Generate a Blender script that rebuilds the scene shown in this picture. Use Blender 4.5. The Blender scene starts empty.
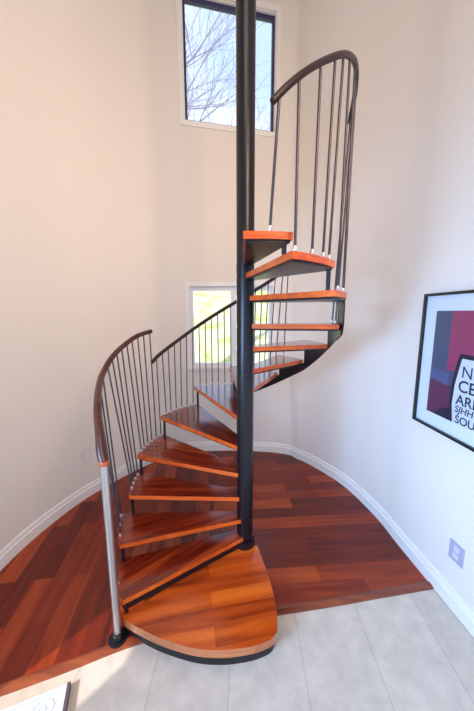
import bpy, bmesh, math, random
from mathutils import Vector, Matrix
random.seed(7)
C = bpy.context.scene.collection
PI = math.pi

# ------------------------------------------------------------------ helpers
def link(o, parent=None):
    C.objects.link(o)
    if parent is not None:
        o.parent = parent
    return o

def obj(name, bm, mats, parent=None, smooth=False):
    me = bpy.data.meshes.new(name)
    bmesh.ops.recalc_face_normals(bm, faces=bm.faces[:])
    bm.to_mesh(me); bm.free()
    for m in (mats if isinstance(mats, (list, tuple)) else [mats]):
        me.materials.append(m)
    if smooth:
        for p in me.polygons:
            p.use_smooth = True
    return link(bpy.data.objects.new(name, me), parent)

def tag(o, label=None, cat=None, group=None, kind=None):
    if label: o['label'] = label
    if cat: o['category'] = cat
    if group: o['group'] = group
    if kind: o['kind'] = kind
    return o

def empty(name, loc=(0, 0, 0)):
    o = bpy.data.objects.new(name, None)
    o.location = loc
    return link(o)

def smooth_by_angle(o, deg=35):
    me = o.data
    bm = bmesh.new(); bm.from_mesh(me)
    for f in bm.faces: f.smooth = True
    for e in bm.edges:
        if len(e.link_faces) == 2 and e.calc_face_angle(0) > math.radians(deg):
            e.smooth = False
    bm.to_mesh(me); bm.free()

def tube(bm, pts, rad, seg=10, cap=True, sx=1.0, up=None):
    """sweep a round (or oval) section along pts; rad is a number or one per point"""
    pts = [Vector(p) for p in pts]
    n = len(pts)
    rads = rad if isinstance(rad, (list, tuple)) else [rad] * n
    ref = None; rings = []
    for i, p in enumerate(pts):
        t = (pts[min(i + 1, n - 1)] - pts[max(i - 1, 0)]).normalized()
        if ref is None:
            ref = Vector((1, 0, 0)) if abs(t.x) < .9 else Vector((0, 1, 0))
            if up is not None: ref = Vector(up)
        ref = (ref - t * ref.dot(t)).normalized()
        b = t.cross(ref)
        rings.append([bm.verts.new(p + ref * (rads[i] * math.cos(2 * PI * k / seg)) + b * (rads[i] * sx * math.sin(2 * PI * k / seg))) for k in range(seg)])
    for a, b in zip(rings, rings[1:]):
        for k in range(seg):
            bm.faces.new((a[k], a[(k + 1) % seg], b[(k + 1) % seg], b[k]))
    if cap:
        bm.faces.new(rings[0][::-1]); bm.faces.new(rings[-1])

def lathe(bm, prof, ctr=(0, 0), seg=28):
    """prof: list of (r, z) bottom to top"""
    rings = []
    for r, z in prof:
        rings.append([bm.verts.new((ctr[0] + r * math.cos(2 * PI * k / seg), ctr[1] + r * math.sin(2 * PI * k / seg), z)) for k in range(seg)])
    for a, b in zip(rings, rings[1:]):
        for k in range(seg):
            bm.faces.new((a[k], a[(k + 1) % seg], b[(k + 1) % seg], b[k]))
    bm.faces.new(rings[0][::-1]); bm.faces.new(rings[-1])

def prism(bm, poly, z0, z1, mi=(0, 0, 0)):
    """poly (x, y) extruded z0..z1; mi = material index of bottom, top, sides"""
    lo = [bm.verts.new((x, y, z0)) for x, y in poly]
    hi = [bm.verts.new((x, y, z1)) for x, y in poly]
    f = bm.faces.new(lo[::-1]); f.material_index = mi[0]
    f = bm.faces.new(hi); f.material_index = mi[1]
    n = len(poly)
    for i in range(n):
        f = bm.faces.new((lo[i], lo[(i + 1) % n], hi[(i + 1) % n], hi[i])); f.material_index = mi[2]

def box(bm, M, x0, x1, y0, y1, z0, z1, mi=0):
    v = [bm.verts.new(M @ Vector((x, y, z))) for z in (z0, z1) for y in (y0, y1) for x in (x0, x1)]
    for q in ((0, 2, 3, 1), (4, 5, 7, 6), (0, 1, 5, 4), (2, 6, 7, 3), (0, 4, 6, 2), (1, 3, 7, 5)):
        f = bm.faces.new([v[i] for i in q]); f.material_index = mi

def bevel(bm, w, seg=2, ang=50):
    es = [e for e in bm.edges if len(e.link_faces) == 2 and e.calc_face_angle(0) > math.radians(ang)]
    bmesh.ops.bevel(bm, geom=es, offset=w, segments=seg, affect='EDGES', profile=.6, clamp_overlap=True)

def offset_poly(poly, d):
    """inset a polygon (any winding) by d towards its inside"""
    n = len(poly)
    area = sum(poly[i][0] * poly[(i + 1) % n][1] - poly[(i + 1) % n][0] * poly[i][1] for i in range(n))
    s = 1 if area > 0 else -1
    out = []
    for i in range(n):
        p0, p1, p2 = Vector(poly[i - 1]), Vector(poly[i]), Vector(poly[(i + 1) % n])
        a = (p1 - p0).normalized(); b = (p2 - p1).normalized()
        na = Vector((-a.y, a.x)) * s; nb = Vector((-b.y, b.x)) * s
        m = (na + nb)
        m = m / max(.35, m.dot(m) / 2) if m.length > 1e-6 else na
        out.append(tuple(p1 + m * d))
    return out

# ------------------------------------------------------------------ materials
def mat(name, col, rough=.5, metal=0., coat=0., spec=.5):
    m = bpy.data.materials.new(name); m.use_nodes = True
    b = m.node_tree.nodes['Principled BSDF']
    b.inputs['Base Color'].default_value = (*col, 1)
    b.inputs['Roughness'].default_value = rough
    b.inputs['Metallic'].default_value = metal
    b.inputs['Coat Weight'].default_value = coat
    b.inputs['Coat Roughness'].default_value = .12
    b.inputs['Specular IOR Level'].default_value = spec
    return m

def nodes(m):
    nt = m.node_tree
    return nt, nt.nodes, nt.links, nt.nodes['Principled BSDF']

def ramp(N, stops):
    r = N.new('ShaderNodeValToRGB')
    e = r.color_ramp.elements
    e[0].position, e[0].color = stops[0][0], (*stops[0][1], 1)
    e[1].position, e[1].color = stops[-1][0], (*stops[-1][1], 1)
    for p, c in stops[1:-1]:
        x = e.new(p); x.color = (*c, 1)
    return r

def wood_mat(name, dark, mid, light, rough=.25, coat=.3, scale=(2.2, 26, 26), angle=0.):
    """streaky hardwood: stretched noise in object space, grain along local x turned by angle"""
    m = mat(name, mid, rough, 0, coat)
    nt, N, L, B = nodes(m)
    tc = N.new('ShaderNodeTexCoord')
    mp = N.new('ShaderNodeMapping'); mp.inputs['Rotation'].default_value = (0, 0, angle)
    mp.inputs['Location'].default_value = (random.random() * 5, random.random() * 5, 0)
    mp2 = N.new('ShaderNodeMapping'); mp2.inputs['Scale'].default_value = scale
    L.new(tc.outputs['Object'], mp.inputs['Vector']); L.new(mp.outputs['Vector'], mp2.inputs['Vector'])
    n1 = N.new('ShaderNodeTexNoise'); n1.inputs['Scale'].default_value = 1.; n1.inputs['Detail'].default_value = 5
    n1.inputs['Distortion'].default_value = .6
    L.new(mp2.outputs['Vector'], n1.inputs['Vector'])
    # glued staves about 9 cm wide, each a little different in tone
    st = N.new('ShaderNodeTexBrick'); st.inputs['Scale'].default_value = 1.
    st.inputs['Brick Width'].default_value = 9.; st.inputs['Row Height'].default_value = .1
    st.inputs['Mortar Size'].default_value = 0.; st.inputs['Color1'].default_value = (0, 0, 0, 1); st.inputs['Color2'].default_value = (1, 1, 1, 1)
    st.inputs['Bias'].default_value = 0.
    L.new(mp.outputs['Vector'], st.inputs['Vector'])
    mx = N.new('ShaderNodeMath'); mx.operation = 'MULTIPLY_ADD'; mx.inputs[1].default_value = .26
    L.new(st.outputs['Color'], mx.inputs[0]); 
    sc = N.new('ShaderNodeMath'); sc.operation = 'MULTIPLY'; sc.inputs[1].default_value = .8
    L.new(n1.outputs['Fac'], sc.inputs[0]); L.new(sc.outputs[0], mx.inputs[2])
    r = ramp(N, [(.3, dark), (.52, mid), (.78, light)])
    L.new(mx.outputs[0], r.inputs['Fac']); L.new(r.outputs['Color'], B.inputs['Base Color'])
    return m

M = {}
M['plaster'] = mat('plaster', (.80, .755, .71), .75, spec=.2)
nt, N, L, B = nodes(M['plaster'])
nz = N.new('ShaderNodeTexNoise'); nz.inputs['Scale'].default_value = 60; nz.inputs['Detail'].default_value = 3
bp = N.new('ShaderNodeBump'); bp.inputs['Strength'].default_value = .03; bp.inputs['Distance'].default_value = .01
L.new(nz.outputs['Fac'], bp.inputs['Height']); L.new(bp.outputs['Normal'], B.inputs['Normal'])
M['trim'] = mat('white_trim', (.86, .85, .84), .35)
M['ceiling'] = mat('ceiling_paint', (.8, .79, .77), .8)
M['black'] = mat('black_steel', (.005, .005, .009), .32, 0, 0, .4)
M['bar'] = mat('baluster_steel', (.065, .06, .075), .3, .5)
M['steel'] = mat('brushed_steel', (.50, .50, .53), .3, .9)
M['tip'] = mat('bright_steel_tip', (.65, .65, .68), .3, .8)
M['rail'] = mat('dark_rail', (.022, .010, .013), .35, 0, 0, .3)
M['railwood'] = wood_mat('rail_wood', (.045, .012, .012), (.075, .02, .018), (.12, .035, .028), .35, .1, (3, 14, 14))
M['railend'] = mat('rail_end_wood', (.42, .10, .03), .35)
M['sash'] = mat('blue_black_sash', (.03, .035, .12), .4)
M['plate'] = mat('plate_plastic', (.74, .73, .74), .4)
M['plate_grey'] = mat('grey_plate', (.42, .42, .56), .4)
M['plate_light'] = mat('plate_device', (.66, .66, .80), .4)
M['frame'] = mat('black_frame', (.012, .01, .012), .3)
M['mat'] = mat('poster_mat_board', (.78, .81, .86), .5)

# ------------------------------------------------------------------ room shell
# plan of the curved wall; LO below 2.4 m, HI above 3.6 m (bay behind the upper window goes deeper on its right)
LO = [(-1.95, -3.2), (-1.86, -1.4), (-1.82, -.6), (-1.803, -.16), (-1.787, .054), (-1.741, .29), (-1.664, .543), (-1.567, .754),
      (-1.34, 1.12), (-1.08, 1.42), (-.80, 1.63), (.42, 1.64), (.62, 1.52), (.841, 1.302), (1.088, .909), (1.22, .461),
      (1.26, .14), (1.304, -.193), (1.345, -.51), (1.50, -1.7), (1.68, -3.2)]
HI = list(LO)
HI[11] = (.42, 1.93); HI[12] = (.67, 1.74); HI[13] = (.88, 1.36)

def catmull(P, i, t):
    p0, p1, p2, p3 = (Vector(P[max(0, min(len(P) - 1, j))]) for j in (i - 1, i, i + 1, i + 2))
    return .5 * ((2 * p1) + (-p0 + p2) * t + (2 * p0 - 5 * p1 + 4 * p2 - p3) * t * t + (-p0 + 3 * p1 - 3 * p2 + p3) * t ** 3)

def lerp_seg(P, i, t):
    return Vector(P[i]).lerp(Vector(P[i + 1]), t)

FLAT = 10                                   # the flat run holding the windows
def profile(P, i0, i1, flat_ts=(0., 1.), n=8):
    out = []
    for i in range(i0, i1):
        if i == FLAT:
            out += [lerp_seg(P, i, t) for t in flat_ts[:-1]]
        elif i in (0, 1, 18, 19):
            out += [lerp_seg(P, i, t) for t in (0, .5)]
        else:
            Q = P
            if i == FLAT - 1 or i == FLAT + 1:      # keep the curve from overshooting into the flat
                Q = list(P)
            out += [catmull(Q, i, k / n) for k in range(n)]
    out.append(Vector(P[i1]))
    return out

# window openings along the flat run, as fractions of its length
LW = (.06, .955, 1.15, 2.21)                # lower window: t0, t1, z0, z1
UW = (.07, .965, 4.03, 5.32)                # upper window
TS = sorted({0., LW[0], UW[0], .2, .35, .5, .65, .8, LW[1], UW[1], 1.})
ZS = [0, .14, .3, .5, .7, .9, 1.04, LW[2], 1.6, LW[3], 2.4, 2.7, 3.0, 3.3, 3.6, UW[2], 4.6, UW[3], 5.7, 6.2]

BA = list(LO)                               # plan at floor level: the run under the windows bows outwards
BA[10] = (-.77, 1.60); BA[11] = (.47, 1.615); BA[12] = (.66, 1.49)
def relax(pts, idx, it):
    out = list(pts)
    for _ in range(it):
        new = list(out)
        for j in idx:
            if 0 < j < len(out) - 1:
                a, b = out[j - 1], out[j + 1]; ch = (b - a); t = (out[j] - a).dot(ch) / ch.dot(ch)
                new[j] = out[j].lerp(a + ch * t, .5)
        out = new
    return out
def soften(pts, ts, i0, i1):
    if not (i0 <= FLAT < i1): return pts
    j0 = min(range(len(pts)), key=lambda j: (pts[j] - Vector(LO[FLAT])).length); j1 = j0 + len(ts) - 1
    return relax(pts, list(range(j0 - 9, j0 + 1)) + list(range(j1, j1 + 10)), 10)
def bowed(pts, ts, i0, i1):
    if not (i0 <= FLAT < i1): return pts
    j0 = min(range(len(pts)), key=lambda j: (pts[j] - Vector(BA[FLAT])).length)
    out = list(pts)
    for j, t in enumerate(ts):
        out[j0 + j] = pts[j0 + j] + Vector((0, .125 * 4 * t * (1 - t)))
    return relax(out, range(j0 - 8, j0 + len(ts) + 8), 14)

def wall(name, i0, i1):
    lo, hi = soften(profile(LO, i0, i1, TS), TS, i0, i1), soften(profile(HI, i0, i1, TS), TS, i0, i1)
    ba = bowed(profile(BA, i0, i1, TS), TS, i0, i1)
    bm = bmesh.new(); grid = []
    for z in ZS:
        s = max(0., min(1., (z - 2.4) / 1.2)); s = s * s * (3 - 2 * s)
        q = max(0., min(1., 1 - (z - .14) / .9)); q = q * q * (3 - 2 * q)
        grid.append([bm.verts.new((*a.lerp(b, s).lerp(c, q), z)) for a, b, c in zip(lo, hi, ba)])
    # index of the first flat vertex
    j0 = None
    if i0 <= FLAT < i1:
        raw = profile(LO, i0, i1, TS); target = Vector(LO[FLAT]); j0 = min(range(len(raw)), key=lambda j: (raw[j] - target).length)
    for r in range(len(ZS) - 1):
        for j in range(len(lo) - 1):
            if j0 is not None and j0 <= j < j0 + len(TS) - 1:
                t = (TS[j - j0] + TS[j - j0 + 1]) / 2; z = (ZS[r] + ZS[r + 1]) / 2
                if any(w[0] < t < w[1] and w[2] < z < w[3] for w in (LW, UW)):
                    continue
            bm.faces.new((grid[r][j], grid[r][j + 1], grid[r + 1][j + 1], grid[r + 1][j]))
    o = obj(name, bm, M['plaster'], smooth=True)
    return tag(o, kind='structure')

w = wall('wall_back', 2, 18); w['label'] = 'tall white curved plaster wall around the stair'
wall('wall_right', 18, 20)
# left wall behind the camera with an added opening shaped for the sun patch, and a wall blocking stray sun
bm = bmesh.new()
def wall_panel(bm, a, b, z0, z1, th=.12):
    a, b = Vector(a), Vector(b); d = (b - a).normalized(); n = Vector((-d.y, d.x)) * th
    prism(bm, [tuple(a), tuple(b), tuple(b + n), tuple(a + n)], z0, z1)
wall_panel(bm, (-1.82, -.6), (-1.86, -1.55), 0, 6.2, -.12)
wall_panel(bm, (-1.86, -1.55), (-1.90, -2.25), 1.75, 6.2, -.12)
wall_panel(bm, (-1.90, -2.25), (-1.95, -3.2), 0, 6.2, -.12)
tag(obj('wall_left', bm, M['plaster']), kind='structure')
bm = bmesh.new()
wall_panel(bm, (-1.95, -3.2), (1.68, -3.2), 2.5, 6.2, -.12)
wall_panel(bm, (-1.95, -3.2), (-1.75, -3.2), 0, 2.5, -.12)
wall_panel(bm, (1.5, -3.2), (1.68, -3.2), 0, 2.5, -.12)
tag(obj('wall_front', bm, M['plaster']), kind='structure')
bm = bmesh.new()
prism(bm, [(-2.2, -3.4), (2., -3.4), (2., 2.1), (-2.2, 2.1)], 6.2, 6.3)
tag(obj('ceiling', bm, M['ceiling']), kind='structure')

# baseboard swept along the wall
def baseboard(name, i0, i1):
    path = bowed(profile(BA, i0, i1, TS), TS, i0, i1)
    prof = [(0, 0), (.022, 0), (.022, .085), (.015, .092), (.015, .112), (.010, .124), (0, .127)]
    bm = bmesh.new(); rows = []
    for i, p in enumerate(path):
        t = (path[min(i + 1, len(path) - 1)] - path[max(i - 1, 0)]).normalized()
        n = Vector((t.y, -t.x))            # towards the room
        rows.append([bm.verts.new((p.x + n.x * d, p.y + n.y * d, z)) for d, z in prof])
    for a, b in zip(rows, rows[1:]):
        for k in range(len(prof) - 1):
            bm.faces.new((a[k], a[k + 1], b[k + 1], b[k]))
    o = obj(name, bm, M['trim']); smooth_by_angle(o, 30)
    return tag(o, kind='structure')
baseboard('baseboard_back', 2, 18); baseboard('baseboard_right', 18, 20)

# ------------------------------------------------------------------ floors
THR = [(-1.84, -1.03), (-1.5, -.93), (-1.21, -.83), (-.93, -.725), (-.62, -.60), (-.2, -.49), (.2, -.42), (.55, -.36), (.97, -.28), (1.32, -.215)]
tile = mat('pale_stone_tile', (.5, .47, .44), .35)
nt, N, L, B = nodes(tile)
tc = N.new('ShaderNodeTexCoord'); mp = N.new('ShaderNodeMapping')
mp.inputs['Rotation'].default_value = (0, 0, PI / 2); mp.inputs['Location'].default_value = (.15, .08, 0)
L.new(tc.outputs['Object'], mp.inputs['Vector'])
bk = N.new('ShaderNodeTexBrick'); bk.offset = .5
bk.inputs['Scale'].default_value = 1; bk.inputs['Brick Width'].default_value = 2.4; bk.inputs['Row Height'].default_value = .395
bk.inputs['Mortar Size'].default_value = .0035; bk.inputs['Mortar Smooth'].default_value = .3
bk.inputs['Color1'].default_value = (.64, .575, .505, 1); bk.inputs['Color2'].default_value = (.68, .61, .54, 1); bk.inputs['Mortar'].default_value = (.52, .465, .41, 1)
L.new(mp.outputs['Vector'], bk.inputs['Vector'])
nz = N.new('ShaderNodeTexNoise'); nz.inputs['Scale'].default_value = 9; nz.inputs['Detail'].default_value = 8; nz.inputs['Roughness'].default_value = .65
L.new(tc.outputs['Object'], nz.inputs['Vector'])
rp = ramp(N, [(.35, (.86, .85, .84)), (.65, (1.05, 1.04, 1.03))])
L.new(nz.outputs['Fac'], rp.inputs['Fac'])
mx = N.new('ShaderNodeMix'); mx.data_type = 'RGBA'; mx.blend_type = 'MULTIPLY'; mx.inputs['Factor'].default_value = 1
L.new(bk.outputs['Color'], mx.inputs['A']); L.new(rp.outputs['Color'], mx.inputs['B']); L.new(mx.outputs['Result'], B.inputs['Base Color'])
bm = bmesh.new()
prism(bm, [(-2.1, -3.4), (1.9, -3.4), (1.9, .2)] + [(-2.1, .2)], -.12, -.004)
tag(obj('floor', bm, tile), kind='structure')['label'] = 'pale grey stone tile floor'

def plank_mat():
    m = mat('cherry_plank_floor', (.2, .04, .02), .26, 0, .1, .35)
    nt, N, L, B = nodes(m)
    tc = N.new('ShaderNodeTexCoord')
    cols = []
    for rot, w in ((0.10, 'right'), (PI / 2 + .16, 'left')):
        mp = N.new('ShaderNodeMapping'); mp.inputs['Rotation'].default_value = (0, 0, -rot)
        L.new(tc.outputs['Object'], mp.inputs['Vector'])
        bk = N.new('ShaderNodeTexBrick'); bk.offset = .37; bk.offset_frequency = 2; bk.squash_frequency = 3
        bk.inputs['Scale'].default_value = 1; bk.inputs['Brick Width'].default_value = .82; bk.inputs['Row Height'].default_value = .125
        bk.inputs['Mortar Size'].default_value = .0012; bk.inputs['Mortar Smooth'].default_value = .6; bk.inputs['Bias'].default_value = -.1
        bk.inputs['Color1'].default_value = (0, 0, 0, 1); bk.inputs['Color2'].default_value = (1, 1, 1, 1); bk.inputs['Mortar'].default_value = (.1, .1, .1, 1)
        L.new(mp.outputs['Vector'], bk.inputs['Vector'])
        m2 = N.new('ShaderNodeMapping'); m2.inputs['Scale'].default_value = (1.6, 22, 1)
        L.new(mp.outputs['Vector'], m2.inputs['Vector'])
        nz = N.new('ShaderNodeTexNoise'); nz.inputs['Scale'].default_value = 1; nz.inputs['Detail'].default_value = 5; nz.inputs['Distortion'].default_value = .5
        L.new(m2.outputs['Vector'], nz.inputs['Vector'])
        a = N.new('ShaderNodeMath'); a.operation = 'MULTIPLY_ADD'; a.inputs[1].default_value = .50
        s = N.new('ShaderNodeMath'); s.operation = 'MULTIPLY'; s.inputs[1].default_value = .55
        L.new(nz.outputs['Fac'], s.inputs[0]); L.new(bk.outputs['Color'], a.inputs[0]); L.new(s.outputs[0], a.inputs[2])
        r = ramp(N, [(.15, (.07, .006, .004)), (.45, (.21, .021, .006)), (.82, (.46, .072, .013))])
        L.new(a.outputs[0], r.inputs['Fac'])
        cols.append(r)
    sp = N.new('ShaderNodeSeparateXYZ'); L.new(tc.outputs['Object'], sp.inputs[0])
    lt = N.new('ShaderNodeMath'); lt.operation = 'LESS_THAN'; lt.inputs[1].default_value = -.3
    L.new(sp.outputs['X'], lt.inputs[0])
    mx = N.new('ShaderNodeMix'); mx.data_type = 'RGBA'
    L.new(lt.outputs[0], mx.inputs['Factor']); L.new(cols[0].outputs['Color'], mx.inputs['A']); L.new(cols[1].outputs['Color'], mx.inputs['B'])
    L.new(mx.outputs['Result'], B.inputs['Base Color'])
    return m
M['plank'] = plank_mat()
edge = [tuple(p) for p in bowed(profile(BA, 2, 17, TS), TS, 2, 17)]
poly = [(-1.835, -1.02)] + edge + [(1.32, -.2)] + [p for p in THR[::-1][1:-1]]
bm = bmesh.new()
lo = [bm.verts.new((x, y, 0)) for x, y in poly]
bmesh.ops.triangle_fill(bm, edges=[bm.edges.new((lo[i], lo[(i + 1) % len(lo)])) for i in range(len(lo))], use_beauty=True)
for f in bm.faces:
    if f.normal.z < 0: f.normal_flip()
ob = obj('floor_planks', bm, M['plank']); tag(ob, 'red brown hardwood plank floor under the spiral stair', kind='structure')
ob.data.flip_normals() if ob.data.polygons[0].normal.z < 0 else None
# threshold strip along the boundary
bm = bmesh.new(); rows = []
tp = [catmull(THR, i, k / 4) for i in range(len(THR) - 1) for k in range(4)] + [Vector(THR[-1])]
for i, p in enumerate(tp):
    t = (tp[min(i + 1, len(tp) - 1)] - tp[max(i - 1, 0)]).normalized(); n = Vector((-t.y, t.x))
    rows.append([bm.verts.new((p.x + n.x * d, p.y + n.y * d, z)) for d, z in ((-.006, -.004), (-.004, .005), (.012, .011), (.034, .011), (.046, .004), (.05, 0.))])
for a, b in zip(rows, rows[1:]):
    for k in range(5):
        bm.faces.new((a[k], a[k + 1], b[k + 1], b[k]))
M['thr'] = wood_mat('threshold_wood', (.15, .028, .014), (.24, .05, .02), (.36, .09, .03), .25, .3)
o = obj('trim_1', bm, M['thr']); smooth_by_angle(o, 40); tag(o, 'reddish wood threshold strip between planks and tile', kind='structure')

# ------------------------------------------------------------------ windows
def glass_mat(name='window_glass', ior=1.25):
    m = bpy.data.materials.new(name); m.use_nodes = True
    nt = m.node_tree; N, L = nt.nodes, nt.links
    N.remove(N['Principled BSDF'])
    t = N.new('ShaderNodeBsdfTransparent'); g = N.new('ShaderNodeBsdfGlossy'); g.inputs['Roughness'].default_value = .02
    t.inputs['Color'].default_value = (.97, .98, 1, 1)
    fr = N.new('ShaderNodeFresnel'); fr.inputs['IOR'].default_value = ior
    mx = N.new('ShaderNodeMixShader')
    L.new(fr.outputs[0], mx.inputs[0]); L.new(t.outputs[0], mx.inputs[1]); L.new(g.outputs[0], mx.inputs[2])
    L.new(mx.outputs[0], N['Material Output'].inputs[0])
    return m
M['glass'] = glass_mat(); M['thin_glass'] = glass_mat('poster_glass', 1.06)

def window(name, P, t0, t1, z0, z1, trim, sash, sill, mullion=None, label=None):
    a, b = Vector(P[FLAT]), Vector(P[FLAT + 1]); d = (b - a).normalized(); ln = (b - a).length
    n = Vector((d.y, -d.x))                 # into the room
    Mx = Matrix(((d.x, -n.x, 0, a.x), (d.y, -n.y, 0, a.y), (0, 0, 1, 0), (0, 0, 0, 1)))   # local: x along wall, y outwards, z up
    x0, x1 = t0 * ln, t1 * ln
    root = empty(name); tag(root, label, kind='structure')
    # casing flush on the wall
    bm = bmesh.new(); w, th = trim, .016
    box(bm, Mx, x0 - w, x0 + .005, -th, .01, z0 - w, z1 + w); box(bm, Mx, x1 - .005, x1 + w, -th, .01, z0 - w, z1 + w)
    box(bm, Mx, x0 + .005, x1 - .005, -th, .01, z1 - .005, z1 + w); box(bm, Mx, x0 + .005, x1 - .005, -th, .01, z0 - w, z0 + .005)
    bevel(bm, .003, 1)
    obj('window_casing', bm, M['trim'], root)
    # jamb lining
    dp = .13; bm = bmesh.new()
    box(bm, Mx, x0 - .01, x0 + .012, .01, dp, z0 - .01, z1 + .01); box(bm, Mx, x1 - .012, x1 + .01, .01, dp, z0 - .01, z1 + .01)
    box(bm, Mx, x0 + .012, x1 - .012, .01, dp, z1 - .012, z1 + .01); box(bm, Mx, x0 + .012, x1 - .012, .01, dp, z0 - .01, z0 + .012)
    obj('window_jamb', bm, M['trim'], root)
    # sash frame, glass
    s = .028; bm = bmesh.new(); y0, y1 = .035, .075
    X0, X1, Z0, Z1 = x0 + .012, x1 - .012, z0 + .012, z1 - .012
    box(bm, Mx, X0, X0 + s, y0, y1, Z0, Z1); box(bm, Mx, X1 - s, X1, y0, y1, Z0, Z1)
    box(bm, Mx, X0 + s, X1 - s, y0, y1, Z0, Z0 + s); box(bm, Mx, X0 + s, X1 - s, y0, y1, Z1 - s * 1.6, Z1)
    if mullion:
        for m0, m1 in mullion:
            box(bm, Mx, m0 * ln, m1 * ln, y0, y1, Z0 + s, Z1 - s * 1.6)
    obj('window_sash', bm, sash, root)
    bm = bmesh.new(); box(bm, Mx, X0 + s * .5, X1 - s * .5, .052, .056, Z0 + s * .5, Z1 - s * .5)
    obj('window_pane', bm, M['glass'], root)
    if sill:
        bm = bmesh.new(); box(bm, Mx, x0 - w - .015, x1 + w + .015, -.045, .0, z0 - .03, z0 - .002)
        bevel(bm, .004, 1)
        obj('window_sill', bm, M['trim'], root)
    return root, Mx, x0, x1
M['pale_sash'] = mat('pale_blue_sash', (.80, .84, .92), .35)
window('window_1', LO, LW[0] + .02, LW[1] - .02, LW[2] + .02, LW[3] - .02, .045, M['pale_sash'], True, [(.505, .56)], 'lower window with white casing behind the stair pole')
window('window_2', HI, UW[0] + .008, UW[1] - .012, UW[2] + .01, UW[3] - .01, .05, M['sash'], False, None, 'upper window with dark blue sash beside the stair pole')

# ------------------------------------------------------------------ spiral staircase
CX, CY = -.165, .047                         # centre of the outer tread circle
B_ = [None, 223.765, 204.524, 184.012, 164.042, 137.662, 111.247, 87.502, 50.0, 29.5, 7.0, -12.091, -42.306, -64.671, -77.6]
Z_ = [0, .115, .206, .35, .522, .704, .908, 1.125, 1.32, 1.47, 1.63, 1.785, 1.968, 2.109, 2.198]
RR = [0, .8, .8, .79, .77, .84, .93, .86, .715, .745, .768, .775, .807, .83, .725]
RN = [0, .8, .797, .745, .70, .74, .80, .85, .88, .80, .80, .79, .80, .785, .776]
OV = 3.09
POLE_R = .058
def pol(r, a, z=None):
    a = math.radians(a); p = (CX + r * math.cos(a), CY + r * math.sin(a))
    return p if z is None else (*p, z)
def span(k): return B_[k - 1] + OV, B_[k]    # nosing angle, rear angle
def edge_r(k, a):
    n, r = span(k); t = (a - n) / (r - n)
    return RN[k] + (RR[k] - RN[k]) * t
def tread_poly(k, seg=10):
    n, r = span(k)
    arc = [pol(edge_r(k, n + (r - n) * i / seg), n + (r - n) * i / seg) for i in range(seg + 1)]
    N0, R0 = Vector(arc[0]), Vector(arc[-1])
    un, ur = N0.normalized(), R0.normalized()
    # inner end a little wider than the pole so that the tread wraps its sleeve
    w = .042 if k < 8 else .030 if k < 12 else .012
    pn = Vector((-un.y, un.x)) * (.042 if k < 12 else .03) + un * {2: -.05, 3: -.04, 4: -.03, 5: -.012}.get(k, .008); pr = Vector((ur.y, -ur.x)) * w + ur * .012
    return [tuple(pn)] + arc + [tuple(pr)]

T_DARK, T_MID, T_LIGHT = (.07, .006, .003), (.19, .018, .005), (.40, .06, .010)
M['edge'] = wood_mat('lit_edge_wood', (.45, .055, .005), (.64, .105, .009), (.78, .16, .018), .35, .15, (4, 30, 60))  # brighter than the tops: front light on the nosings put into the colour
M['starter'] = wood_mat('lit_starter_wood', (.24, .024, .004), (.52, .075, .007), (.78, .17, .016), .22, .35, (1.4, 16, 16), math.radians(-12))  # lighter than the other treads: the light falling on it is coloured in
M['starter_edge'] = wood_mat('starter_edge_wood', (.40, .12, .04), (.52, .17, .06), (.62, .24, .10), .25, .4, (4, 30, 60))

stair = empty('spiral_staircase', (0, 0, 0))
tag(stair, 'black steel spiral staircase with red wood treads and dark handrails in the curved corner', 'staircase')

# central pole with its foot
bm = bmesh.new()
lathe(bm, [(.12, -.002), (.12, .012), (.075, .016), (POLE_R, .02), (POLE_R, 6.2)], (0, 0), 36)
o = obj('center_pole', bm, M['black'], stair); smooth_by_angle(o, 40)

def outer_pts(k, d, seg=12, a0=None, a1=None):
    n, r = span(k); a0 = n if a0 is None else a0; a1 = r if a1 is None else a1
    return [(a0 + (a1 - a0) * i / seg, edge_r(k, a0 + (a1 - a0) * i / seg) + d) for i in range(seg + 1)]

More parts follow.
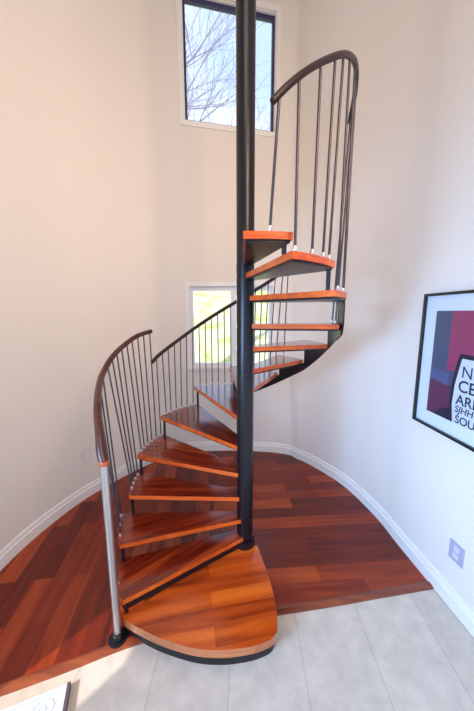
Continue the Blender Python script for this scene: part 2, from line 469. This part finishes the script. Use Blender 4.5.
def lut(tab, x):
    for (a0, v0), (a1, v1) in zip(tab, tab[1:]):
        if a1 <= x <= a0: return v0 + (v1 - v0) * (a0 - x) / (a0 - a1)
    return tab[0][1] if x > tab[0][0] else tab[-1][1]
S_RAD = [(88, .85), (70, .80), (50, .745), (29, .762), (7, .775), (-12, .79), (-22, .79)]     # radius of the outer stringer
S_BOT = [(88, .985), (73, 1.06), (52, 1.21), (30, 1.375), (11, 1.555), (-2, 1.665), (-12, 1.72), (-18, 1.81), (-24, 1.915)]   # its lower edge
for k in range(1, 15):
    z = Z_[k]; th = .031
    if k == 1:
        ctl = [(.095, -.03), (.125, -.14), (.165, -.30), (.187, -.46), (.178, -.60), (.10, -.655), (-.03, -.685), (-.15, -.695), (-.28, -.687), (-.46, -.648), (-.60, -.60), (-.675, -.57), (-.71, -.545)]
        arc = [tuple(catmull(ctl, i, j / 4)) for i in range(len(ctl) - 1) for j in range(4)] + [ctl[-1]]
        poly = arc + [(-.45, -.33), (-.2, -.155), (.0, -.02)]
        root_poly = poly
        bm = bmesh.new(); prism(bm, poly, z - .05, z, (1, 0, 1)); bevel(bm, .006, 2)
        t = obj('tread', bm, [M['starter'], M['starter_edge']], stair); smooth_by_angle(t, 30)
        t['label'] = 'wide bottom starter tread, wood coloured lighter as if lit'
        bm = bmesh.new(); prism(bm, offset_poly(poly, .014), .0, z - .05)
        obj('plinth', bm, M['black'], t)
        continue
    poly = tread_poly(k)
    n, r = span(k); mid = math.radians((n + r) / 2)
    wm = wood_mat('tread_wood', T_DARK, T_MID, T_LIGHT, .22, .6, (1.8, 20, 20), -math.radians(n - 4))
    bm = bmesh.new(); prism(bm, poly, z - th, z, (1, 0, 1)); bevel(bm, .004, 1)
    t = obj('tread', bm, [wm, M['edge']], stair)
    # steel tray under the wood
    bm = bmesh.new(); prism(bm, offset_poly(poly, .010), z - th - (.05 if k == 2 else .012), z - th - .0005); bevel(bm, .002, 1)
    obj('tray', bm, M['black'], t)
    # sleeve around the pole, one riser tall
    bm = bmesh.new(); zb = Z_[k - 1] + (.0 if k == 2 else .004); zt = z - th - .012
    r0 = .077 if k == 2 else POLE_R + .0015
    lathe(bm, [(r0, zb), (r0, z - th)], (0, 0), 36)
    o = obj('sleeve', bm, M['black'], t); smooth_by_angle(o, 25)
    # outer bracket: black plate under the outer edge, stepped above and smooth below
    bm = bmesh.new()
    if 8 <= k <= 12:
        a1 = B_[k] if k < 12 else -24.
        a0 = B_[k - 1] if k < 12 else -3.
        a = [(a0 + (a1 - a0) * i / 12,) for i in range(13)]
        a = [(x, lut(S_RAD, x) + (.007 if k == 12 else 0)) for x, in a]
        tops, bots = [], []
        inn, out = [], []
        for i, (ang, rad) in enumerate(a):
            f = i / (len(a) - 1)
            ztp = z - .03
            zb = min(lut(S_BOT, ang), ztp - .004)
            for lst, rd in ((inn, rad - .006), (out, rad)):
                lst.append((bm.verts.new(pol(rd, ang, zb)), bm.verts.new(pol(rd, ang, ztp))))
        for i in range(len(a) - 1):
            bm.faces.new((inn[i][0], inn[i + 1][0], inn[i + 1][1], inn[i][1])); bm.faces.new((out[i][0], out[i + 1][0], out[i + 1][1], out[i][1]))
            bm.faces.new((inn[i][0], inn[i + 1][0], out[i + 1][0], out[i][0])); bm.faces.new((inn[i][1], inn[i + 1][1], out[i + 1][1], out[i][1]))
        bm.faces.new((inn[0][0], inn[0][1], out[0][1], out[0][0])); bm.faces.new((inn[-1][0], inn[-1][1], out[-1][1], out[-1][0]))
        obj('stringer_plate', bm, M['black'], t)
    elif k == 2:
        p0 = Vector(pol(RN[2] - .02, n, 0)); tube(bm, [(p0.x, p0.y, Z_[1]), (p0.x, p0.y, z - th)], .011, 8)
        obj('spacer_post', bm, M['black'], t)
    else:
        ang = n - 2.0
        p0 = Vector(pol(min(edge_r(k, ang), edge_r(k - 1, B_[k - 1])) - .022, ang, 0))
        tube(bm, [(p0.x, p0.y, Z_[k - 1] + .0005), (p0.x, p0.y, z - th - .012)], .011, 8)
        obj('spacer_post', bm, M['black'], t)

# ------------------------------------------------------------------ newel post and rails
NX, NY = -.728, -.578
post = empty('newel_post'); post.parent = stair
bm = bmesh.new(); lathe(bm, [(.0215, .03), (.0215, 1.083)], (NX, NY), 24)
post_o = obj('post_tube', bm, M['steel'], post); smooth_by_angle(post_o, 40)
bm = bmesh.new()
lathe(bm, [(.054, 0.0), (.054, .012), (.034, .016), (.031, .05), (.024, .055)], (NX, NY), 24)
o = obj('post_foot', bm, M['black'], post); smooth_by_angle(o, 40); o['label'] = 'black round foot of the steel post'

def rail_curve(ctl, sub=6):
    pts = [Vector(pol(r, a, z)) for a, z, r in ctl]
    out = []
    for i in range(len(pts) - 1):
        for j in range(sub):
            p0, p1, p2, p3 = (pts[max(0, min(len(pts) - 1, q))] for q in (i - 1, i, i + 1, i + 2)); t = j / sub
            out.append(.5 * ((2 * p1) + (-p0 + p2) * t + (2 * p0 - 5 * p1 + 4 * p2 - p3) * t * t + (-p0 + 3 * p1 - 3 * p2 + p3) * t ** 3))
    return out + [pts[-1]]
def rail_at(ctl, a):
    for (a0, z0, r0), (a1, z1, r1) in zip(ctl, ctl[1:]):
        if (a0 - a) * (a1 - a) <= 0:
            t = (a - a0) / (a1 - a0) if a1 != a0 else 0
            return z0 + (z1 - z0) * t, r0 + (r1 - r0) * t
    return None

na = math.degrees(math.atan2(NY - CY, NX - CX)) % 360; nr = math.hypot(NX - CX, NY - CY)
R1 = [(na, 1.10, nr), (na - 2, 1.145, .842), (222, 1.215, .826), (214, 1.285, .81), (205, 1.35, .803), (195, 1.395, .81), (187, 1.445, .82), (176, 1.535, .82), (165, 1.606, .82), (154, 1.67, .82), (143.8, 1.70, .82)]
R2 = [(144.2, 1.42, .825), (137.9, 1.485, .83), (124.2, 1.608, .83), (109.6, 1.746, .83), (95.8, 1.872, .83), (83.5, 1.975, .83), (72.6, 2.065, .83), (60, 2.16, .82), (46, 2.27, .81)]
R3 = [(-70.6, 2.645, .80), (-65, 2.725, .805), (-57, 2.82, .805), (-45, 2.94, .80), (-35, 3.02, .79), (-25, 3.08, .785), (-15, 3.11, .79), (-6, 3.105, .805), (0, 3.07, .815), (2, 3.03, .82)]

lower = empty('lower_handrail'); lower.parent = stair
bm = bmesh.new(); rc = rail_curve(R1, 6); tube(bm, rc, [.0245 - .0065 * i / (len(rc) - 1) for i in range(len(rc))], 14)
o = obj('rail', bm, M['railwood'], lower); smooth_by_angle(o, 50); o['label'] = 'thick dark wood handrail rising from the steel post'
bm = bmesh.new(); lathe(bm, [(.025, 1.083), (.0265, 1.088), (.0265, 1.104), (.025, 1.108)], (NX, NY), 24)
o = obj('rail_end', bm, M['railend'], lower); smooth_by_angle(o, 40); o['label'] = 'bare orange wood end of the handrail'
middle = empty('middle_handrail'); middle.parent = stair
bm = bmesh.new(); tube(bm, rail_curve(R2, 6), .0165, 10)
o = obj('rail', bm, M['rail'], middle); smooth_by_angle(o, 50)
upper = empty('upper_handrail'); upper.parent = stair
bm = bmesh.new(); tube(bm, rail_curve(R3, 6), .0135, 12)
o = obj('rail', bm, M['rail'], upper); smooth_by_angle(o, 50)

def tread_at(a):
    for k in range(2, 15):
        n, r = B_[k - 1], B_[k]
        if r - .01 <= a <= n + .01: return k
    return 14
def baluster(ctl, a, parent, rad):
    k = tread_at(a); z, r = rail_at(ctl, a)
    f = Vector(pol(edge_r(k, a) - .018, a, Z_[k])); t = Vector(pol(r, a, z))
    bm = bmesh.new(); tube(bm, [f + Vector((0, 0, .002)), t], rad, 8)
    b = obj('baluster', bm, M['bar'], parent); smooth_by_angle(b, 50)
    bm = bmesh.new(); d = (t - f).normalized()
    tube(bm, [f, f + d * .006, f + d * .012, f + d * .021, f + d * .025], [rad * 1.2, rad * 1.6, rad * 1.6, rad * 1.3, rad * 1.05], 10)
    s = obj('shoe', bm, M['tip'], b); smooth_by_angle(s, 50); s['label'] = 'bright steel foot'
for a in (218, 210, 202, 194, 187, 181, 176, 171.5, 167, 162.7, 158.4, 154, 149.6, 145.0):
    baluster(R1, a, lower, .0058)
for a in (140.6, 136.3, 132, 127.6, 123.3, 119, 114.6, 110.3, 106, 101.8, 97.4, 93, 88.6, 84, 79.8, 75.5, 71.4, 67.0, 62.4, 57.5, 52, 48):
    baluster(R2, a, middle, .0052)
for a in (-68.6, -62.6, -54.7, -47.8, -42.5, -36, -26, -16, -7, 1.0):
    baluster(R3, a, upper, .0062)

# ------------------------------------------------------------------ framed poster on the right wall
d = Vector((.096, -.9954, 0)).normalized(); nrm = Vector((-d.y * -1, 0, 0))
n = Vector((d.y, -d.x, 0))                    # into the room (towards -x)
if n.x > 0: n = -n
P0 = Vector((1.262, .128, 0)) + n * .004 + d * .026
PW, Z0, Z1 = .84, 1.085, 1.982
MX = Matrix(((d.x, n.x, 0, P0.x), (d.y, n.y, 0, P0.y), (0, 0, 1, 0), (0, 0, 0, 1)))   # local x along the wall, y into the room
poster = empty('framed_poster', (0, 0, 0))
tag(poster, 'black framed poster with pink panel and black lettering on the right wall', 'poster')
fw = .017; bm = bmesh.new()
box(bm, MX, 0, fw, 0, .03, Z0, Z1); box(bm, MX, PW - fw, PW, 0, .03, Z0, Z1)
box(bm, MX, fw, PW - fw, 0, .03, Z0, Z0 + fw); box(bm, MX, fw, PW - fw, 0, .03, Z1 - fw, Z1)
obj('frame', bm, M['frame'], poster)
bm = bmesh.new(); box(bm, MX, fw, PW - fw, .002, .012, Z0 + fw, Z1 - fw)
obj('mat_board', bm, M['mat'], poster)
def P(x, z, y): return MX @ Vector((x, y, z))
def flat_poly(pts, y, m, name, parent, closed=True):
    bm = bmesh.new(); vs = [bm.verts.new(P(x, z, y)) for x, z in pts]
    f = bm.faces.new(vs)
    o = obj(name, bm, m, parent)
    if o.data.polygons[0].normal.dot(n) < 0: o.data.flip_normals()
    return o
ink = {c: mat('ink_' + c, v, .35) for c, v in dict(navy=(.045, .05, .10), slate=(.075, .085, .15), blue=(.10, .11, .23), pink=(.34, .05, .12), plum=(.13, .03, .075), black=(.02, .02, .04), pale=(.70, .72, .77)).items()}
AX0, AX1, AZ0, AZ1 = .108, .735, 1.19, 1.868
art = flat_poly([(AX0, AZ0), (AX1, AZ0), (AX1, AZ1), (AX0, AZ1)], .0125, ink['slate'], 'print', poster)
art['label'] = 'printed picture with slate, plum and pink fields'
flat_poly([(AX0, AZ0 + .0), (AX1, AZ0), (AX1, 1.40), (AX0 + .12, 1.405), (AX0, 1.42)], .0130, ink['plum'], 'plum_field', art)
flat_poly([(AX0, 1.42), (AX0 + .12, 1.405), (AX0 + .15, 1.40), (AX0 + .15, 1.48), (AX0, 1.50)], .0132, ink['blue'], 'blue_field', art)
flat_poly([(AX0 + .130, 1.50), (AX1 - .04, 1.50), (AX1 - .04, AZ1 - .0), (AX0 + .130, AZ1)], .0134, ink['pink'], 'pink_field', art)
flat_poly([(AX0 + .06, 1.19), (AX0 + .19, 1.19), (AX0 + .19, 1.27), (AX0 + .12, 1.245)], .0134, ink['black'], 'dark_corner', art)
bm = bmesh.new()
for i in range(14):
    zz = 1.51 + i * .026; box(bm, MX, AX0 + .121, AX0 + .128, .0134, .0138, zz, zz + .009)
obj('dotted_line', bm, ink['blue'], art)
# black edged pale label shape with lettering
def bottle(off):
    L_ = [(.195, 1.19), (.176, 1.30), (.178, 1.42), (.196, 1.54), (.216, 1.615)]
    pts = [(x - off if x < .4 else x, z) for x, z in L_]
    R_ = [(.56, 1.615), (.58, 1.54), (.598, 1.42), (.60, 1.30), (.58, 1.19)]
    return [(AX0 + x, z) for x, z in pts] + [(AX0 + x + off, z) for x, z in R_]
flat_poly(bottle(0.0), .0142, ink['black'], 'label_outline', art)
inner = [(AX0 + x, z) for x, z in ((.215, 1.19), (.198, 1.30), (.203, 1.42), (.222, 1.53), (.234, 1.588), (.54, 1.588), (.552, 1.53), (.572, 1.42), (.576, 1.30), (.56, 1.19))]
flat_poly(inner, .0148, ink['pale'], 'label_panel', art)
def text(s, x, z, size, bold=0., shear=0.):
    cu = bpy.data.curves.new('lettering', 'FONT'); cu.body = s; cu.size = size; cu.offset = bold; cu.shear = shear; cu.extrude = .0003
    tmp = bpy.data.objects.new('tmp', cu); C.objects.link(tmp)
    dg = bpy.context.evaluated_depsgraph_get(); dg.update()
    me = bpy.data.meshes.new_from_object(tmp.evaluated_get(dg)); 
    bpy.data.objects.remove(tmp)
    # text plane: x right along the wall (as read from the room), y up
    T = Matrix(((d.x, 0, n.x, 0), (d.y, 0, n.y, 0), (0, 1, 0, 0), (0, 0, 0, 1)))
    o0 = P(x, z, .0156)
    me.transform(Matrix.Translation(o0) @ T)
    me.materials.clear(); me.materials.append(ink['black'])
    return link(bpy.data.objects.new('lettering', me), art)
tx = AX0 + .232
text('NM', tx + .008, 1.478, .098, 0.); text('CET', tx - .004, 1.392, .098, .0013); text('ARL', tx - .008, 1.312, .086, .0012)
text('SJHH', tx - .010, 1.262, .058, .0008, .1); text('SOUL', tx - .000, 1.197, .068, .001)
bm = bmesh.new(); box(bm, MX, fw, PW - fw, .020, .0215, Z0 + fw, Z1 - fw)
obj('glazing', bm, M['thin_glass'], poster)

# ------------------------------------------------------------------ wall plates
def plate(name, c, dv, w, h, m, label, cat):
    dv = Vector((*dv, 0)).normalized(); nn = Vector((dv.y, -dv.x, 0))
    if nn.dot(Vector((0, -.5, 0)) - Vector((c[0], c[1], 0))) < 0: nn = -nn
    X = Matrix(((dv.x, nn.x, 0, c[0]), (dv.y, nn.y, 0, c[1]), (0, 0, 1, c[2]), (0, 0, 0, 1)))
    bm = bmesh.new(); box(bm, X, -w / 2, w / 2, 0, .007, -h / 2, h / 2); bevel(bm, .002, 2)
    o = obj(name, bm, m); tag(o, label, cat)
    return o, X
o, X = plate('wall_outlet', (1.3215, -.33, .376), (.13, -.99), .098, .124, M['plate_grey'], 'grey wall plate with pale socket low on the right wall', 'outlet')
for zc in (.026, -.022):
    bm = bmesh.new(); box(bm, X, -.018, .018, .006, .0095, zc - .017, zc + .017); bevel(bm, .006, 3)
    s = obj('socket', bm, M['plate_light'], o)
    bm = bmesh.new()
    for sx in (-.007, .007): box(bm, X, sx - .0014, sx + .0014, .0094, .0099, zc - .003, zc + .008)
    obj('slot', bm, M['plate_grey'], s)
o, X = plate('wall_outlet', (-1.6035, .68, .445), (.10, .21), .080, .125, M['plate'], 'white wall plate low on the left wall behind the handrail', 'outlet')
for zc in (.026, -.026):
    bm = bmesh.new(); box(bm, X, -.016, .016, .006, .009, zc - .015, zc + .015); bevel(bm, .005, 3)
    s = obj('socket', bm, M['trim'], o)
    bm = bmesh.new()
    for sx in (-.006, .006): box(bm, X, sx - .0013, sx + .0013, .0089, .0095, zc - .003, zc + .007)
    obj('slot', bm, M['plate_grey'], s)

# ------------------------------------------------------------------ white panel on the tile at the lower left
pa, pb, pc = Vector((-1.16, -.905, 0)), Vector((-.885, -.795, 0)), Vector((-.845, -1.06, 0))
ux = (pb - pa).normalized(); uy = Vector((ux.y, -ux.x, 0))
X = Matrix(((ux.x, uy.x, 0, pb.x), (ux.y, uy.y, 0, pb.y), (0, 0, 1, -.004), (0, 0, 0, 1)))
M['panel'] = mat('white_enamel', (.60, .66, .74), .35); M['panel_shade'] = mat('dark_panel_shade', (.10, .075, .085), .5); M['panel_ink'] = mat('grey_line', (.45, .49, .57), .5)
bm = bmesh.new(); box(bm, X, -.62, .0, 0, .42, 0.001, .034)
p = obj('floor_panel', bm, M['panel']); tag(p, 'white panel with faint grey outlines lying on the tile at lower left', 'panel')
bm = bmesh.new(); box(bm, X, 0.0005, .014, -.004, .424, .001, .035)  # shade on the panel's side, made as a dark strip
o = obj('shade_strip', bm, M['panel_shade'], p); o['label'] = 'dark strip painted as shade along one side of the panel'
bm = bmesh.new()
def loop(cx, cy, rx, ry, seg=24):
    tube(bm, [X @ Vector((cx + rx * math.cos(2 * PI * i / seg), cy + ry * math.sin(2 * PI * i / seg), .0345)) for i in range(seg + 1)], .0016, 6, False)
loop(-.085, .065, .045, .032); loop(-.088, .066, .014, .012)
for x in (-.2, -.185, -.17): tube(bm, [X @ Vector((x, .055, .0345)), X @ Vector((x + .008, .08, .0345))], .0016, 6)
tube(bm, [X @ Vector((-.03, .018, .0345)), X @ Vector((-.4, .018, .0345))], .001, 6)
obj('outline_drawing', bm, M['panel_ink'], p)

# ------------------------------------------------------------------ outside
M['lawn'] = mat('sun_painted_grass', (.62, .60, .36), .9)  # the bank lies in the house's shade; sunlight is put into its colour
nt, N, L, B = nodes(M['lawn'])
tc = N.new('ShaderNodeTexCoord'); nz = N.new('ShaderNodeTexNoise'); nz.inputs['Scale'].default_value = 1.6; nz.inputs['Detail'].default_value = 8
L.new(tc.outputs['Object'], nz.inputs['Vector'])
rp = ramp(N, [(.36, (.62, .56, .42)), (.5, (.72, .72, .40)), (.64, (.46, .58, .16))])
L.new(nz.outputs['Fac'], rp.inputs['Fac']); L.new(rp.outputs['Color'], B.inputs['Base Color'])
bm = bmesh.new(); rows = []
for i in range(25):
    y = 2.15 + i * .5; row = []
    for j in range(25):
        x = -9 + j * .75; h = -.1 + .9 / (1 + math.exp(-(y - 6) * 1.4)) + .32 * max(0, y - 6.) + .06 * math.sin(x * 1.7 + y)
        row.append(bm.verts.new((x, y, h)))
    rows.append(row)
for a, b in zip(rows, rows[1:]):
    for j in range(24): bm.faces.new((a[j], a[j + 1], b[j + 1], b[j]))
tag(obj('grass_bank', bm, M['lawn'], smooth=True), 'pale yellow green grassy bank outside the lower window', kind='structure')
M['bark'] = mat('glare_washed_bark', (.42, .37, .45), .9)  # bark paled to put the overexposed window glare into its colour
bm = bmesh.new()
def branch(p, dv, ln, r, lvl):
    pts = [p]; rs = [r]; q = Vector(p); dd = Vector(dv).normalized()
    n = 5
    for i in range(n):
        dd = (dd + Vector((random.uniform(-.22, .22), random.uniform(-.15, .15), random.uniform(-.14, .2)))).normalized()
        q = q + dd * (ln / n); pts.append(q.copy()); rs.append(max(.0035, r * (1 - .72 * (i + 1) / n)))
    tube(bm, pts, rs, 6 if lvl < 2 else 4, False)
    if lvl < 3:
        for i in range(1, n + 1):
            for s in range(2 if lvl else 1):
                ax = Vector((random.uniform(-1, 1), random.uniform(-.5, .5), random.uniform(-.5, 1)))
                branch(pts[i], (dd * .9 + ax * .85), ln * random.uniform(.42, .62), rs[i] * .62, lvl + 1)
tube(bm, [(-2.3, 4.4, -.1), (-2.2, 4.4, 2.), (-2.1, 4.35, 4.0), (-2.0, 4.3, 5.6), (-1.95, 4.3, 7.4)], [.15, .12, .10, .07, .04], 8)
for z, dv, ln in ((4.3, (1, -.05, .45), 2.4), (4.9, (1, .05, .5), 2.3), (5.3, (1, 0, .75), 2.3), (6.2, (1, .1, .5), 1.9), (4.1, (1, .1, .2), 1.8)):
    branch(Vector((-2.05, 4.33, z)), Vector(dv), ln, .030, 1)
tag(obj('bare_tree', bm, M['bark']), 'leafless tree with thin branches outside the upper window', 'tree')

# ------------------------------------------------------------------ light
def area(name, loc, target, size, power, col, size_y=None, spread=180):
    li = bpy.data.lights.new(name, 'AREA'); li.energy = power; li.color = col; li.size = size
    li.spread = math.radians(spread)
    if size_y: li.shape = 'RECTANGLE'; li.size_y = size_y
    o = bpy.data.objects.new(name, li); C.objects.link(o); o.location = loc
    o.rotation_euler = (Vector(target) - Vector(loc)).to_track_quat('-Z', 'Y').to_euler()
    return o
area('warm_fill', (1.25, -2.5, 3.6), (-1.3, .9, 2.7), 1.0, 37, (1, .68, .45), spread=110)  # added warm fill for the left and back walls, no known lamp
area('cool_fill', (-1.70, -2.3, 1.6), (1.3, -.15, .9), 1.2, 40, (.34, .60, 1.0), spread=80)  # added bluish fill aimed at the right wall, no known window
area('front_fill', (.1, -2.7, 5.2), (-.1, .2, .2), 1.6, 38, (1, .94, .88))  # added frontal fill that lifts the dark interior
sun = bpy.data.lights.new('sun', 'SUN'); sun.energy = 4.0; sun.angle = math.radians(.8); sun.color = (1, .93, .82)
so = bpy.data.objects.new('sun', sun); C.objects.link(so)
el = math.radians(40); so.rotation_euler = Vector((.66 * math.cos(el), .75 * math.cos(el), -math.sin(el))).to_track_quat('-Z', 'Y').to_euler()

wd = bpy.data.worlds.new('sky'); bpy.context.scene.world = wd; wd.use_nodes = True
nt = wd.node_tree; N, L = nt.nodes, nt.links
bg = N['Background']; bg.inputs['Strength'].default_value = 1.8
tc = N.new('ShaderNodeTexCoord'); nz = N.new('ShaderNodeTexNoise'); nz.inputs['Scale'].default_value = 3.5; nz.inputs['Detail'].default_value = 5
L.new(tc.outputs['Generated'], nz.inputs['Vector'])
rp = ramp(N, [(.4, (.42, .56, .82)), (.6, (.66, .72, .84))])
L.new(nz.outputs['Fac'], rp.inputs['Fac']); L.new(rp.outputs['Color'], bg.inputs['Color'])

# ------------------------------------------------------------------ camera
cam = bpy.data.cameras.new('camera'); co = bpy.data.objects.new('camera', cam); C.objects.link(co)
cam.sensor_fit = 'VERTICAL'; cam.sensor_height = 36; cam.sensor_width = 24; cam.lens = 277.317 / 711 * 36
cam.clip_start = .02; cam.clip_end = 200
Rm = Matrix(((.9995646, -.0021134, .0294281), (.0294062, .1524377, -.9878755), (-.0023981, .9883108, .1524335)))
co.matrix_world = Matrix.Translation((0, -1.889, 1.859)) @ Rm.to_4x4()
bpy.context.scene.camera = co
vs = bpy.context.scene.view_settings
vs.view_transform = 'Standard'; vs.look = 'None'; vs.exposure = 0; vs.gamma = 1
